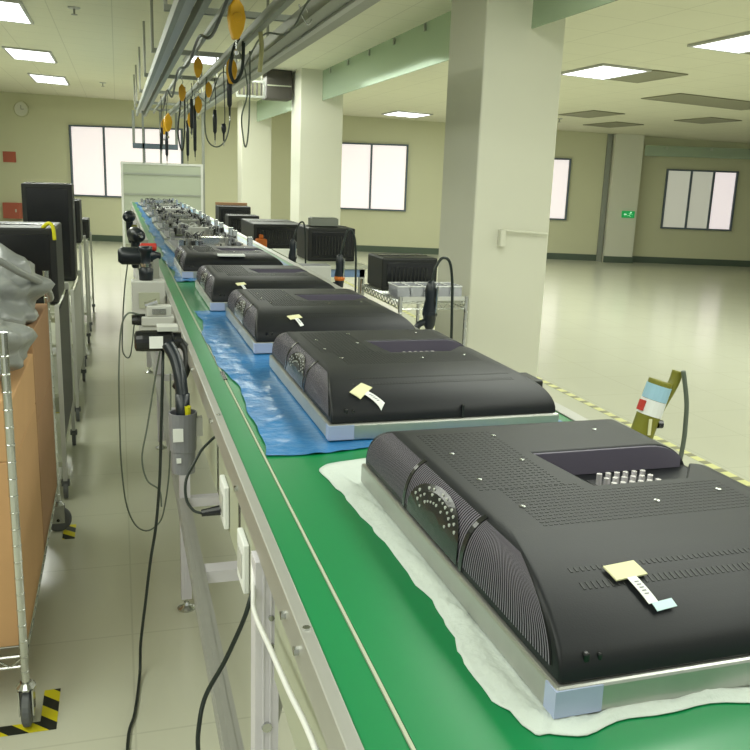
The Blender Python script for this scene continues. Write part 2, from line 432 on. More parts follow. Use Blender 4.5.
# ---------------------------------------------------------------- floor tape
def tape(label, pts, wdt, m='hazard', loc=(0,0,0), group='hazard tape on the floor'):
    o = MB()
    for (x0,y0,x1,y1) in pts: o.box((x0,y0,0.0006),(x1,y1,.0016))
    ob = o.build('floor_tape', m); tag(ob, label, 'tape', group); return ob
tape('yellow and black corner tape on floor at the near end of the box trolley', [(-.285,2.53,-.235,2.70),(-.62,2.48,-.235,2.53)], .05)
tape('short yellow and black tape on floor at the far wheel of the box trolley', [(-.30,3.93,-.245,4.10)], .05)
tape('long faded yellow dashed tape along the open floor at right', [(3.50,.8,3.56,16.0)], .06, 'hazard_far')
tape('short yellow and black tape on floor beyond the box trolley', [(-.55,6.1,-.36,6.16)], .06)

# ---------------------------------------------------------------- conveyor
cv = thing('conveyor', 'long green belt conveyor on white aluminium legs down the middle', 'conveyor', (.63,0,0))
ox = -.63
CY0, CY1, BZ = -.6, 14.7, 1.15
def cvb(name, m, boxes, bevel=0.0, label=None):
    b = MB()
    for a, c in boxes: b.box((a[0]+ox,a[1],a[2]),(c[0]+ox,c[1],c[2]))
    o = b.build(name, m, cv, bevel)
    if label: o['label'] = label
    return o
cvb('belt', 'belt', [((.266,CY0,1.115),(1.02,CY1,BZ))], label='green conveyor belt')
cvb('guide_strip', 'belt', [((.216,CY0,1.115),(.260,CY1,BZ-.001))], label='narrow green side strip')
cvb('belt_gap', 'panelgrey', [((.2605,CY0,1.11),(.2645,CY1,BZ+.0012))], label='thin pale edge line')
cvb('side_rail', 'alu', [((.1965,CY0,1.10),(.215,CY1,BZ+.003))], .002, 'grey aluminium edge profile')
cvb('side_rail', 'alu', [((1.021,CY0,1.10),(1.06,CY1,BZ+.003))], .002)
cvb('under_tray', 'alu_dark', [((.216,CY0,1.09),(1.02,CY1,1.10))])
b = MB()
y = .2
for y0, y1 in ((-.2,1.22),(1.30,1.62),(1.66,2.02),(2.08,3.05),(3.25,5.1),(5.3,7.2),(7.4,9.3),(9.5,11.4),(11.6,14.0)):
    b.box((.218+ox,y0,.90),(.226+ox,y1,1.09))
b.build('skirt_panel', 'panelgrey', cv, .002)
for y0 in (1.62, 2.02, 3.05): cvb('wiring_slot','blackg',[((.219,y0,.905),(.224,y0+.045,1.09))])
for s in (0, 1):
    xx = .184 if s == 0 else .99
    b = MB().box((xx+ox,CY0,.43),(xx+.042+ox,CY1,.475)); b.box((xx-.003+ox,CY0,.437),(xx+ox,CY1,.445)).box((xx-.003+ox,CY0,.46),(xx+ox,CY1,.468))
    b.box((xx+.014+ox,CY0,.475),(xx+.028+ox,CY1,.4775))
    b.build('lower_rail', 'alu', cv)
legs = [-.15, 1.24, 3.13, 5.2, 7.3, 9.4, 11.5, 13.6]
for y in legs:
    for xx in (.190, .99):
        lg = MB().box((xx+ox,y,.05),(xx+.04+ox,y+.045,1.098))
        for k in (.012,.024): lg.box((xx+k+ox,y-.002,.06),(xx+k+.004+ox,y,1.09))
        l = lg.build('leg', 'alu_white', cv, .002)
        MB().cyl((xx+.02+ox,y+.022,.012),(xx+.02+ox,y+.022,.05),.006,n=8).lathe((xx+.02+ox,y+.022,0.0),[(.036,0),(.036,.006),(.014,.018),(.01,.03)],16).build('levelling_foot', 'steel', l)
        for bx_, bz_, br_ in ((.02,.80,.009),(.026,.95,.005),(.026,1.0,.005)): MB().cyl((xx+bx_+ox,y-.0055,bz_),(xx+bx_+ox,y,bz_),br_,n=8).build('bolt','steel',l)
    cvb('cross_brace', 'alu_white', [((.215,y+.005,.435),(.99,y+.045,.47))])
for y in (2.5, 4.4): cvb('cross_brace', 'alu_white', [((.212,y,.43),(.99,y+.06,.47))])
br = MB(); br.add([(.231+ox,1.245,1.0),(.231+ox,1.245,.80),(.275+ox,1.245,1.0),(.231+ox,1.285,1.0),(.231+ox,1.285,.80),(.275+ox,1.285,1.0)],[(0,1,2),(3,5,4),(0,3,4,1),(1,4,5,2),(2,5,3,0)])
br.build('bracket', 'alu_dark', cv)
# bolts along the edge profile
for i, y in enumerate([.45,.93,1.02,1.5,1.95,2.5,3.2,4.0]):
    MB().cyl((.190+ox,y,1.125),(.197+ox,y,1.125),.006,n=8).build('bolt','steel',cv)
for y in (.93,1.9): MB().cyl((.206+ox,y,1.153),(.206+ox,y,1.156),.005,n=8).build('bolt','steel',cv)
for y in (2.25,): cvb('belt_clip', 'blackg', [((.258,y,BZ-.002),(.268,y+.09,BZ+.004))])
# sockets, label, plug
def wall_socket(y, label):
    t = thing('power_socket', label, 'socket', (.217,y,.965), 0, 'sockets along the conveyor')
    MB().box((-.012,-.045,-.05),(0,.045,.05)).build('socket_plate','white',t,.003)
    MB().box((-.014,-.028,-.025),(-.012,.028,.025)).build('socket_face','lgrey',t)
    return t
wall_socket(1.84, 'white socket plate with black plug under the conveyor edge')
wall_socket(1.53, 'white socket plate nearest the front leg under the conveyor edge')
pg = thing('power_plug', 'black plug and curved lead in the white conveyor socket', 'plug', (.204,1.84,.945))
MB().cyl((-.045,0,-.004),(-.003,0,0),.008,.012,10).build('plug_body','blackg',pg)
MB().tube([(-.045,0,-.004),(-.062,.02,-.003),(-.075,.05,.015),(-.072,.08,.05),(-.05,.10,.085),(-.03,.12,.11),(.005,.14,.135)],.0035).build('lead','cable',pg)
tag(MB().box((.2155,.62,.955),(.2172,.82,1.07)).build('paper_label','white'), 'white paper label on the near side panel of the conveyor','label')
o = bpy.data.objects['paper_label']
for i in range(6):
    MB().box((.2150,.65,.97+.014*i),(.2154,.79-.02*(i%3),.974+.014*i)).build('text_line','greyp',o)
def child(o, parent, label=None):
    o.parent = parent; o.location = -Vector(parent.location)
    if label: o['label'] = label
    return o
child(MB().tube([(.196,1.30,1.085),(.186,1.232,1.05),(.184,1.20,1.03),(.187,1.06,1.045),(.190,.95,1.055),(.193,.85,1.068),(.194,.72,1.075),(.197,.60,1.078),(.2,.35,1.078)],.0042).build('power_cable','cablew',smooth=True),cv,'thin white cable along the side')
child(MB().tube([(.235,1.50,.95),(.215,1.46,.92),(.20,1.45,.88),(.165,1.45,.80),(.13,1.45,.735),(.115,1.43,.69),(.112,1.42,.63),(.128,1.40,.53),(.14,1.38,.4),(.13,1.36,.2),(.10,1.34,.008),(.02,1.30,.007)],.0045).build('power_cable','cable',smooth=True),cv,'black cable drooping to the floor')

# ---------------------------------------------------------------- televisions
TW, TL, TH, TZ = .54, .725, .1145, .036
def prof(a): return 1-math.cos(a), TZ+(TH-TZ)*math.sin(a)**.8
IXL, IXR, IYN, IYF = .044, .088, .215, .075
def ring(a, cr=.005, nseg=4):
    c, z = prof(a)
    x0, x1, y0, y1 = IXL*c+.006, TW-.006-IXR*c, IYN*c+.006, TL-.006-IYF*c
    pts = []
    for (cx, cy, a0) in ((x0+cr,y0+cr,PI),(x1-cr,y0+cr,1.5*PI),(x1-cr,y1-cr,0),(x0+cr,y1-cr,.5*PI)):
        for k in range(nseg+1):
            t = a0+k/nseg*PI/2
            pts.append((cx+cr*math.cos(t), cy+cr*math.sin(t), z))
    return pts
def make_cover():
    mb = MB(); lv = 14; n = 20
    for i in range(lv+1): mb.v += ring(i/lv*PI/2*.985)
    for i in range(lv):
        for k in range(n): mb.f.append((i*n+k, i*n+(k+1)%n, (i+1)*n+(k+1)%n, (i+1)*n+k))
    mb.f += [tuple(range(n-1,-1,-1)), tuple(range(lv*n,(lv+1)*n))]
    return mb
RP = [(.225,.505),(.60,.505),(.60,.41),(.455,.405),(.405,.345),(.245,.345)]
def make_tv(label):
    t = thing('television', label, 'television', (0,0,0), 0, 'televisions face down along the belt')
    cov = make_cover().build('back_cover','tvback',t)
    for pp in cov.data.polygons: pp.use_smooth = len(pp.vertices) == 4
    cut = MB().prism(RP, .070, .2).build('cutter','recess')
    md = cov.modifiers.new('cut','BOOLEAN'); md.operation='DIFFERENCE'; md.object=cut; md.solver='EXACT'
    dg = bpy.context.evaluated_depsgraph_get(); dg.update()
    me = bpy.data.meshes.new_from_object(cov.evaluated_get(dg)); cov.modifiers.clear(); cov.data = me
    bpy.data.objects.remove(cut)
    for pp in me.polygons: pp.use_smooth = True
    me.set_sharp_from_angle(angle=.5)
    md = cov.modifiers.new('bevel','BEVEL'); md.width=.003; md.segments=2; md.limit_method='ANGLE'; md.angle_limit=.9
    def rz(x):
        c = max(0,(TW-.006-x)/IXR) if x > TW-.006-IXR else 1
        return TZ+(TH-TZ)*(1-(1-c)**2)**.4-.0025
    xs = [.228,.40,.446,.46,.475,.485,.495,.505,.512]
    poly = [(x,rz(x)) for x in xs]+[(.512,.071),(.228,.071)]
    n = len(poly); rb = MB()
    rb.add([(x,.4985,z) for x,z in poly]+[(x,.5045,z) for x,z in poly],[tuple(range(n)),tuple(range(2*n-1,n-1,-1))]+[(q,(q+1)%n,n+(q+1)%n,n+q) for q in range(n)])
    rw = rb.build('recess_wall','recess',t); rw['label']='grey purple wall of the connector recess'
    # connectors
    cb = MB().box((.30,.355,.071),(.41,.455,.078)).build('connector_board','blackg',t)
    for i in range(6):
        for j in range(4):
            x, y = .31+i*.016, .37+j*.021
            MB().cyl((x,y,.078),(x,y,.096),.0045,n=10).build('pin','pin',cb)
    # silver bezel with bevelled rim
    bz = MB().box((0,0,0),(TW,TL,TZ)).build('bezel','silver',t,.004); bz['label']='silver front frame'
    MB().box((-.0012,-.0012,.003),(.055,.022,TZ-.002)).build('corner_film','film',bz)
    # speaker grilles with ribs down the left side
    def gy(a): c,_ = prof(a); return IYN*c+.022, TL-.022-IYF*c
    def P(a, y, off):
        c, z = prof(a); nx = -math.cos(a)*(TH-TZ); nz = math.sin(a)*IXL; L = math.hypot(nx,nz)
        return (IXL*c+.006+nx/L*off, y, z+nz/L*off)
    A0, A1 = .10, 1.22
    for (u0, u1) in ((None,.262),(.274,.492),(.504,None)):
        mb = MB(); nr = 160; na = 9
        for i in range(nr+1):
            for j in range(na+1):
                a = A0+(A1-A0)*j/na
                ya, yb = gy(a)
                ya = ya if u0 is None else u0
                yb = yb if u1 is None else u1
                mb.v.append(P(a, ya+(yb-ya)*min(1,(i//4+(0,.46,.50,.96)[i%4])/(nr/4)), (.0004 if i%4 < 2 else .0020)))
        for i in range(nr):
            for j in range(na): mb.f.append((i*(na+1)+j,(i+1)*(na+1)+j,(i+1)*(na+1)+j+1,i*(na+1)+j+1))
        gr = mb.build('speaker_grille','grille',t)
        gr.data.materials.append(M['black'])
        for fi, pf in enumerate(gr.data.polygons): pf.material_index = 0 if (fi//na) % 4 == 2 else 1  # groove floors and walls coloured black to stand for shade between ribs
    for yy in (.268,.498):
        mb = MB(); k = 0
        for j in range(10):
            a = .03+(A1+.06)*j/9
            mb.v += [P(a,yy-.005,.0026),P(a,yy+.005,.0026)]
        for j in range(9): mb.f.append((k+2*j,k+2*j+1,k+2*j+3,k+2*j+2))
        mb.build('grille_rib','blackg',t,solid=.001)
    mb = MB(); mb.v.append(P(.06,.378,.0035))
    for i in range(19):
        th = PI*i/18
        mb.v.append(P(.06+math.sin(th)*.98, .378+math.cos(th)*.100, .0035))
    for i in range(1,19): mb.f.append((0,i,i+1))
    dk = MB()
    nr_, nt_ = 5, 18
    for r in range(nr_+1):
        for i in range(nt_+1):
            th = PI*i/nt_; q = r/nr_
            dk.v.append(P(.06+math.sin(th)*.98*q, .378+math.cos(th)*.100*q, .0036))
    for r in range(nr_):
        for i in range(nt_): dk.f.append((r*(nt_+1)+i,r*(nt_+1)+i+1,(r+1)*(nt_+1)+i+1,(r+1)*(nt_+1)+i))
    disc = dk.build('vent_disc','blackg',t,solid=.001)
    hl = MB()
    for q in (.58,.74,.88):
        for i in range(3,16):
            th = PI*i/18
            if random.random() < .62:
                c = Vector(P(.06+math.sin(th)*.98*q, .378+math.cos(th)*.100*q, .0045))
                hl.cyl(c+Vector((-.0012,0,0)), c+Vector((.001,0,0)), .0019+.0010*random.random(), n=7)
    hl.build('vent_hole','lgrey',disc)
    # rows of small vent slots along the near edge and over the top
    def N(a, x, dy=0):
        c,z = prof(a); return (x, IYN*c+.006+dy, z)
    for a, n in ((1.06,52),(.90,52)):
        vt = MB()
        for i in range(n):
            x = .075+i*.0075
            p = Vector(N(a,x)); p2 = Vector(N(a-.03,x)); tl = math.atan2(p.z-p2.z, p.y-p2.y)
            vt.obox(Matrix.Translation(p) @ Matrix.Rotation(tl,4,'X'),(.003,.008 if a > 1 else .012,.0010))
        vt.build('vent_row','black',t)
    v2 = MB()
    for i in range(44):
        for j in range(14):
            x, y = .10+i*.0079, .225+j*.010
            if x > .22 and y > .332: continue
            v2.cbox((x,y,TH),(.0045,.003,.0008))
    for i in range(14):
        for j in range(26):
            x, y = .07+i*.010, .36+j*.0105
            v2.cbox((x,y,TH),(.005,.003,.0008))
    v2.build('vent_field','black',t)
    sc = MB()
    for x,y in ((.09,.52),(.10,.29),(.085,.40),(.20,.60),(.19,.47),(.30,.27),(.42,.29),(.40,.60)):
        MB().lathe((x,y,TH-.001),[(.0045,0),(.0045,.0022),(.002,.003)],10).build('screw','steel',t)
    # corner clip near the front
    MB().box((.035,.010,TZ),(.043,.018,TZ+.03)).box((.052,.010,TZ),(.058,.018,TZ+.028)).build('corner_clip','blackg',t,.002)
    MB().box((.30,.003,TZ),(.306,.012,TZ+.03)).build('corner_clip','blackg',t,.002)
    return t
tvs = [((.418,.69,1.1545), .012, 'large black television lying face down on foam, nearest on the belt'),
       ((.408,1.66,1.1535), .006, 'black television second from the front, on blue film'),
       ((.388,2.56,1.1535), .004, 'black television third from the front, on blue film'),
       ((.34,3.40,1.1535), .0, 'black television fourth from the front with a small tag'),
       ((.305,4.47,1.1535), .0, 'black television farthest of the five, before the bare chassis units')]
tv0 = make_tv(tvs[0][2]); tv0.location = tvs[0][0]; tv0.rotation_euler = (0,0,tvs[0][1])
TV = [tv0]
for l, r, lab in tvs[1:]: TV.append(dup(tv0, l, r, lab))
def tv_tag(tv, lx, ly, rot, sz=1.0, fold=True):
    # a cream pad with a white printed strip lying over the near shoulder of the cover
    def Z(y):
        q = max(0.0, min(1.0, 1-(y-.006)/IYN)); return TZ+(TH-TZ)*max(0,1-q*q)**.4
    def S(x, y, off): return (x, y, Z(y)+off)
    cr, sr = math.cos(rot), math.sin(rot)
    def strip(w0, w1, h0, h1, off, tw=0.0):
        def fn(u, v):
            a = w0+(w1-w0)*u+tw*v; b = h0+(h1-h0)*v
            return S(lx+a*cr-b*sr, ly+a*sr+b*cr, off)
        return MB().sheet(fn, 4, 6)
    pad = strip(-.024*sz,.024*sz,-.012*sz,.016*sz,.003).build('inspection_tag','cream',tv,solid=.002); pad['label']='cream tag with a white printed strip'
    strip(-.008*sz,.006*sz,-.055*sz,-.012*sz,.0045,.0).build('paper_strip','white',pad,solid=.0008)
    tx = MB()
    for i in range(5):
        b = -.022-.005*i
        for (a) in (-.001,):
            x, y = a*sz*cr-b*sz*sr, a*sz*sr+b*sz*cr
            tx.add([S(lx+x-.003*sz,ly+y-.0008,.006),S(lx+x+.003*sz,ly+y-.0008,.006),S(lx+x+.003*sz,ly+y+.0008,.006),S(lx+x-.003*sz,ly+y+.0008,.006)],[(0,1,2,3)])
    tx.build('printed_text','greyp',pad)
    if fold:
        strip(-.004*sz,.026*sz,-.066*sz,-.055*sz,.005,.0).build('blue_tab','lblue',pad,solid=.0008)
tv_tag(tv0, .138, .098, .10, .92)
tv_tag(TV[1], .085, .055, .75, 1.0, False)
tv_tag(TV[2], .14, .075, .3, .9, False)
tv_tag(TV[3], .13, .07, .3, .8, False)
pp = MB().box((.19,.06,.108),(.33,.12,.1165)).build('paper_sheet','white'); tag(pp,'white paper sheet lying on the fifth television','paper'); pp.location=(.305,4.47,1.1545)

# sheets under the televisions
def skirt_sheet(name, m, outline, inner, zb, amp, label, seed, nr=9):
    rnd = random.Random(seed)
    n = len(outline)*8
    def samp(poly, t):
        k = len(poly); f = t*k; i = int(f) % k; g = f-int(f)
        P_ = [Vector(poly[(i+q) % k]) for q in (-1,0,1,2)]
        a,b,c,d = P_
        return .5*((2*b)+(c-a)*g+(2*a-5*b+4*c-d)*g*g+(3*b-a-3*c+d)*g**3)
    ph = [rnd.uniform(0,6.28) for _ in range(8)]
    mb = MB()
    cx = sum(p[0] for p in inner)/len(inner); cy = sum(p[1] for p in inner)/len(inner)
    for r in range(nr+1):
        q = r/nr
        for i in range(n):
            t = i/n
            o = samp(outline, t); ii = samp(inner, t)
            p = ii.lerp(o, q)
            rip = sum(math.sin(2*PI*t*k*7+ph[k]+q*2.2*k) for k in range(1,7))/6
            z = zb + amp*math.sin(PI*min(1,max(0,q-.3)/.6))*(.35+.65*max(0,rip+.25)) + .0008*rip*q
            o2 = p + Vector((rip*.006*q, math.cos(i*.9+ph[2])*.004*q))
            mb.v.append((o2.x, o2.y, max(z, zb)))
    for r in range(nr):
        for i in range(n): mb.f.append((r*n+i, r*n+(i+1)%n, (r+1)*n+(i+1)%n, (r+1)*n+i))
    mb.f.append(tuple(range(n)))
    ob = mb.build(name, m, smooth=True, solid=.0012); tag(ob, label, 'sheet'); return ob
fo = skirt_sheet('foam_sheet','foam',[(.375,1.53),(.36,1.40),(.374,1.22),(.378,1.05),(.382,.90),(.368,.80),(.385,.695),(.43,.668),(.55,.680),(.7,.668),(.85,.66),(.99,.665),(1.0,.9),(1.0,1.2),(.985,1.5),(.65,1.55)],
    [(.435,1.41),(.43,1.35),(.43,1.2),(.43,1.05),(.43,.9),(.43,.78),(.432,.72),(.47,.71),(.55,.71),(.7,.71),(.8,.71),(.9,.72),(.92,.9),(.92,1.2),(.9,1.40),(.65,1.41)], 1.1512, .010, 'crumpled white foam sheet under the nearest television', 3)
def blue_film(label, x0, x1, y0, y1, seed):
    rnd = random.Random(seed); ph=[rnd.uniform(0,6.28) for _ in range(20)]
    nx, ny = 60, int((y1-y0)*55)
    def fn(u, v):
        x = x0+(x1-x0)*u; y = y0+(y1-y0)*v
        e = .012*math.sin(y*5+ph[0])+.006*math.sin(y*13+ph[1])+.002*math.sin(y*37+ph[7])
        x += e*(1-u)
        if v < .05: y += (.012*math.sin(x*17+ph[2])+.02*u)*(1-v/.05)
        h = sum(math.sin(x*(30+17*k)*math.cos(ph[k])+y*(30+17*k)*math.sin(ph[k])+ph[k+8]) for k in range(7))/7
        z = .002+(.006+.006*(y0>4))*abs(h)*(1 if u < .12 or v < .03 else .05)
        return (x,y,BZ+z)
    o = MB().sheet(fn, nx, ny).build('blue_film','blue',smooth=True); tag(o,label,'plastic film','blue plastic film on the belt')
    return o
blue_film('crinkled blue plastic film under the second and third televisions', .272, .99, 1.60, 3.42, 5)
blue_film('crinkled blue plastic film under the fifth television and the bare chassis units', .268, .99, 4.35, 14.5, 9)

# ---------------------------------------------------------------- bare chassis units on the far belt
def chassis(i, label):
    t = thing('television_chassis', label, 'open television', (0,0,0), 0, 'bare television chassis along the far belt')
    rnd = random.Random(40+i)
    MB().box((0,0,0),(.56,.80,.02)).build('panel_frame','alu_dark',t,.003)
    MB().box((.02,.02,.02),(.54,.78,.028)).build('back_plate','greyp',t)
    for k, (x,y,wx,wy,m) in enumerate(((.06,.10,.18,.30,'pcb'),(.30,.12,.20,.22,'pcbtan'),(.10,.48,.16,.24,'pcbtan'),(.32,.42,.18,.28,'pcb'))):
        bd = MB().box((x,y,.034),(x+wx,y+wy,.038)).build('circuit_board',m,t)
        for mm, cnt in (('black',14),('greyp',16),('lgrey',7),('steel',5)):
            cb = MB()
            for q in range(cnt):
                cx, cy = x+rnd.uniform(.02,wx-.02), y+rnd.uniform(.02,wy-.02)
                if q % 2:
                    cb.cyl((cx,cy,.0385),(cx,cy,.0385+rnd.uniform(.012,.06)),rnd.uniform(.005,.012),n=8)
                else:
                    sx, sy, h = rnd.uniform(.008,.035), rnd.uniform(.008,.05), rnd.uniform(.008,.045)
                    cb.box((cx-sx/2,cy-sy/2,.0385),(cx+sx/2,cy+sy/2,.0385+h))
            stuff(cb.build('board_components', mm, bd))
        hs = MB().box((x+.03,y+.05,.038),(x+.08,y+.12,.042))
        for f in range(6): hs.box((x+.03+f*.009,y+.05,.042),(x+.034+f*.009,y+.12,.075+.02*rnd.random()))
        hs.build('heat_sink','alu',bd)
    cab = MB()
    for k in range(7):
        x, y = rnd.uniform(.08,.45), rnd.uniform(.08,.6)
        cab.tube([(x,y,.04),(x+rnd.uniform(-.03,.06),y+.05,.085),(x+rnd.uniform(-.05,.08),y+.12,.10),(x+rnd.uniform(-.05,.08),y+.2,.04)],.003,6,5)
    cab.build('wire_bundle', ['black','white','cableg'][i%3], t)
    for k, (x,y) in enumerate(((.04,.06),(.5,.06),(.04,.72),(.5,.72))):
        MB().box((x,y,.02),(x+.03,y+.05,.085+.02*(k%2))).build('mounting_bracket','steel',t)
    MB().box((.2,.2,.028),(.36,.32,.09)).build('shield_can',['steel','lgrey','alu_dark'][i%3],t,.003)
    return t
labs = ['open television chassis with boards just beyond the fifth black television', 'open television chassis, second beyond the black televisions',
        'open television chassis, third beyond the black televisions', 'open television chassis, fourth beyond the black televisions',
        'open television chassis, third from the far end of the belt','open television chassis, second from the far end of the belt','open television chassis at the far end of the belt']
for i, (x,y) in enumerate(((.34,5.75),(.33,6.75),(.33,7.8),(.32,8.85),(.32,10.0),(.31,11.3),(.31,12.9))):
    c = chassis(i, labs[i]); c.location = (x,y,1.163); c.rotation_euler=(0,0,random.uniform(-.03,.03))

# ---------------------------------------------------------------- things hung on the conveyor's left edge
def holder_cup(label, x, y, z):
    t = thing('tool_cup', label, 'tool holder', (x,y,z))
    MB().lathe((0,0,0),[(.03,0),(.032,.06),(.0345,.062),(.037,.165),(.033,.165),(.031,.07)],20).build('cup','greyp',t,smooth=False)
    MB().box((-.028,-.038,.095),(-.002,-.034,.13)).build('cup_label','white',t)
    MB().box((-.02,-.034,.035),(-.008,-.030,.048)).build('cup_label','white',t)
    MB().box((.030,-.012,.10),(.05,.012,.15)).build('clip','alu',t)
    return t
holder_cup('grey plastic tool cup on the conveyor edge holding a screwdriver', .145,2.2,.915)
sd = thing('electric_screwdriver', 'black electric screwdriver standing in the grey cup', 'screwdriver', (.145,2.2,1.01))
MB().lathe((0,0,0),[(.008,-.05),(.014,.0),(.018,.05),(.019,.12)],12).build('shaft','tool',sd,smooth=True)
MB().tube([(0,0,.11),(-.004,.02,.16),(-.012,.05,.2),(-.03,.08,.235)],.017,10).build('handle','tool',sd,smooth=True)
MB().cyl((.012,-.012,.05),(.012,-.018,.09),.008,n=8).build('trigger','yellow2',sd)
dm = thing('tool_motor', 'black cylindrical motor with white label beside conveyor edge', 'motor', (.11,2.75,1.165))
MB().lathe((0,0,0),[(.02,-.075),(.032,-.07),(.034,-.05),(.034,.04),(.026,.045),(.026,.07),(.0,.072)],18,'X').build('motor_body','blackg',dm,smooth=False)
MB().box((-.03,-.0365,-.018),(.012,-.033,.02)).build('motor_label','white',dm)
MB().box((-.005,-.03,.034),(.06,.03,.05)).build('mount_plate','lgrey',dm,.002)
MB().tube([(.06,0,0),(.085,-.03,-.03),(.08,-.05,-.09),(.05,-.02,-.15)],.014).build('hose','black',dm,smooth=True)
# silver fixture and box further along
sf = thing('clamp_fixture', 'silver clamp fixture on conveyor edge with a black knob', 'fixture', (.13,3.3,1.12))
MB().box((-.06,-.03,0),(.06,.03,.035)).box((-.07,-.02,-.03),(.02,.02,0)).box((-.04,-.025,.035),(.05,.025,.075)).build('fixture_body','lgrey',sf,.004)
MB().cyl((-.045,0,.075),(.0,0,.09),.012,n=10).box((-.02,-.031,.045),(.03,-.0255,.065)).build('knob','steel',sf)
MB().lathe((-.065,0,.02),[(.018,-.03),(.022,-.01),(.022,.02)],12,'X').build('side_knob','blackg',sf)
wb = thing('adaptor_box', 'pale adaptor box hanging below the far conveyor edge', 'box', (.115,3.95,1.04))
MB().box((-.07,-.05,0),(.075,.05,.17)).build('box_body','lgrey',wb,.006)
MB().box((-.04,-.055,.05),(.05,-.05,.12)).build('box_label','panelgrey',wb)
bt = thing('air_tool', 'black air tool standing on the pale adaptor box', 'tool', (.11,3.95,1.21))
MB().lathe((0,0,0),[(.03,0),(.032,.05),(.02,.06),(.022,.12),(.03,.13),(.03,.15)],12).build('tool_body','tool',bt,smooth=True)
MB().lathe((0,0,.06),[(.024,0),(.025,.015)],12).build('chrome_band','steel',bt)
rt = thing('air_tool', 'black tool with red band clipped at conveyor edge', 'tool', (.10,4.5,1.235))
MB().lathe((0,0,.03),[(.03,-.11),(.045,-.09),(.045,.02),(.03,.06),(.015,.1)],12,'X').build('tool_body','tool',rt,smooth=True)
MB().lathe((0,0,.075),[(.016,-.0),(.02,.005),(.02,.075),(.016,.08)],10,'X').build('red_band','red',rt)
MB().box((.06,-.02,-.10),(.09,.02,.02)).build('clip','alu_dark',rt)
def tool_cluster(label, x, y, z, acc):
    t = thing('hand_drill', label, 'tool', (x,y,z), random.uniform(-.3,.3), 'dark hand drills along the conveyor edge')
    MB().lathe((0,0,.05),[(.015,-.11),(.036,-.10),(.040,-.03),(.044,-.02),(.044,.03),(.036,.05),(.03,.10),(.015,.11)],14,'Y').build('drill_body','tool',t,smooth=True)
    MB().tube([(0,.0,.02),(.0,.02,-.06),(.01,.05,-.14)],.026,10).build('grip','tool',t,smooth=True)
    MB().cyl((0,-.11,.05),(0,-.17,.05),.012,.008,10).build('chuck','steel',t)
    MB().lathe((.02,.02,-.05),[(.03,0),(.034,.02),(.03,.04)],10).build('collar',acc,t)
    MB().box((.02,.02,-.16),(.125,.06,-.12)).build('clip','alu_dark',t)
    return t
tool_cluster('dark hand drill with red collar clipped at conveyor edge, nearest of two', .09,5.2,1.27,'red')
tool_cluster('dark hand drill at conveyor edge nearest the far wall', .075,6.6,1.30,'olive')
tool_cluster('dark hand drill with yellow collar between the others at conveyor edge', .10,5.75,1.22,'yellow2')

# cords at the left
child(MB().tube([(.125,2.78,1.14),(.118,2.72,1.05),(.108,2.7,.85),(.10,2.7,.7),(.085,2.7,.55),(.065,2.7,.43),(.045,2.7,.28),(.026,2.72,.12),(.02,2.7,.02),(.0,2.5,.008),(-.024,2.35,.008),(-.03,1.9,.008)],.005).build('power_cord','cable',smooth=True),dm,'thick black cord from the motor down to the floor')
child(MB().tube([(.062,3.3,1.16),(.02,3.2,1.18),(-.005,3.2,1.12),(-.018,3.2,.95),(-.021,3.2,.74),(-.02,3.2,.6),(-.008,3.2,.45),(.02,3.2,.36),(.06,3.2,.325),(.10,3.2,.34),(.13,3.2,.39),(.155,3.2,.55),(.165,3.2,.75),(.168,3.2,.95)],.0032).build('power_cord','cableg',smooth=True),sf,'thin grey cord looping below the silver clamp fixture')
child(MB().tube([(.12,2.85,1.12),(.10,2.85,1.02),(.07,2.85,.85),(.05,2.85,.74),(.065,2.85,.66),(.105,2.85,.62),(.11,2.85,.56)],.003).build('power_cord','cableg',smooth=True),dm,'short dark cord curving beside the thick black cord')
child(MB().tube([(.05,5.2,1.2),(.02,5.2,1.0),(0,5.2,.75),(.0,5.2,.62),(.04,5.2,.6),(.07,5.2,.8),(.09,5.2,1.0)],.004).build('power_cord','cableg',smooth=True),sf,'thin cord looping under the far hand drills')

# ---------------------------------------------------------------- overhead rail frame
of = thing('overhead_frame', 'grey overhead rail frame hung from ceiling above conveyor', 'rail frame', (.75,0,2.55))
def orail(name, x0, x1, z0, z1, m, y0=-.5, y1=15.2):
    return MB().box((x0-.75,y0,z0-2.55),(x1-.75,y1,z1-2.55)).build(name, m, of, .003)
orail('track_rail',.325,.36,2.53,2.60,'rail'); orail('track_rail',.445,.485,2.53,2.60,'rail')
orail('track_rail',.37,.435,2.58,2.60,'alu')
orail('balancer_rail',.60,.625,2.585,2.62,'rail'); orail('balancer_rail',.83,.87,2.53,2.60,'rail')
tr = MB().box((1.03-.75,-.5,-.02),(1.25-.75,15.2,-.005)).box((1.03-.75,-.5,-.005),(1.04-.75,15.2,.07)).box((1.24-.75,-.5,-.005),(1.25-.75,15.2,.07)).build('cable_trough','alu_dark',of)
orail('trough_strip',1.12,1.16,2.515,2.53,'lgrey')
for y in (1.5,3.6,5.6,7.6,9.6,11.6,13.6,15.0):
    MB().box((.30-.75,y,.075),(1.27-.75,y+.05,.11)).build('cross_bar','rail',of)
    for x in (.31,1.26):
        MB().cyl((x-.75,y+.025,.11),(x-.75,y+.025,zc(x)-2.55),.012,n=8).build('drop_rod','alu_dark',of)
# cross beam with two posts at far end
MB().box((.24-.75,14.0,-.56),(.92-.75,14.05,-.48)).build('end_beam','frame',of)
for x in (.26,.9): MB().box((x-.02-.75,14.0,-.48),(x+.02-.75,14.04,.0)).build('end_post','rail',of)
for x in (.40,.66): MB().box((x-.015-.75,14.0,-.78),(x+.015-.75,14.03,-.0)).build('end_post','rail',of)
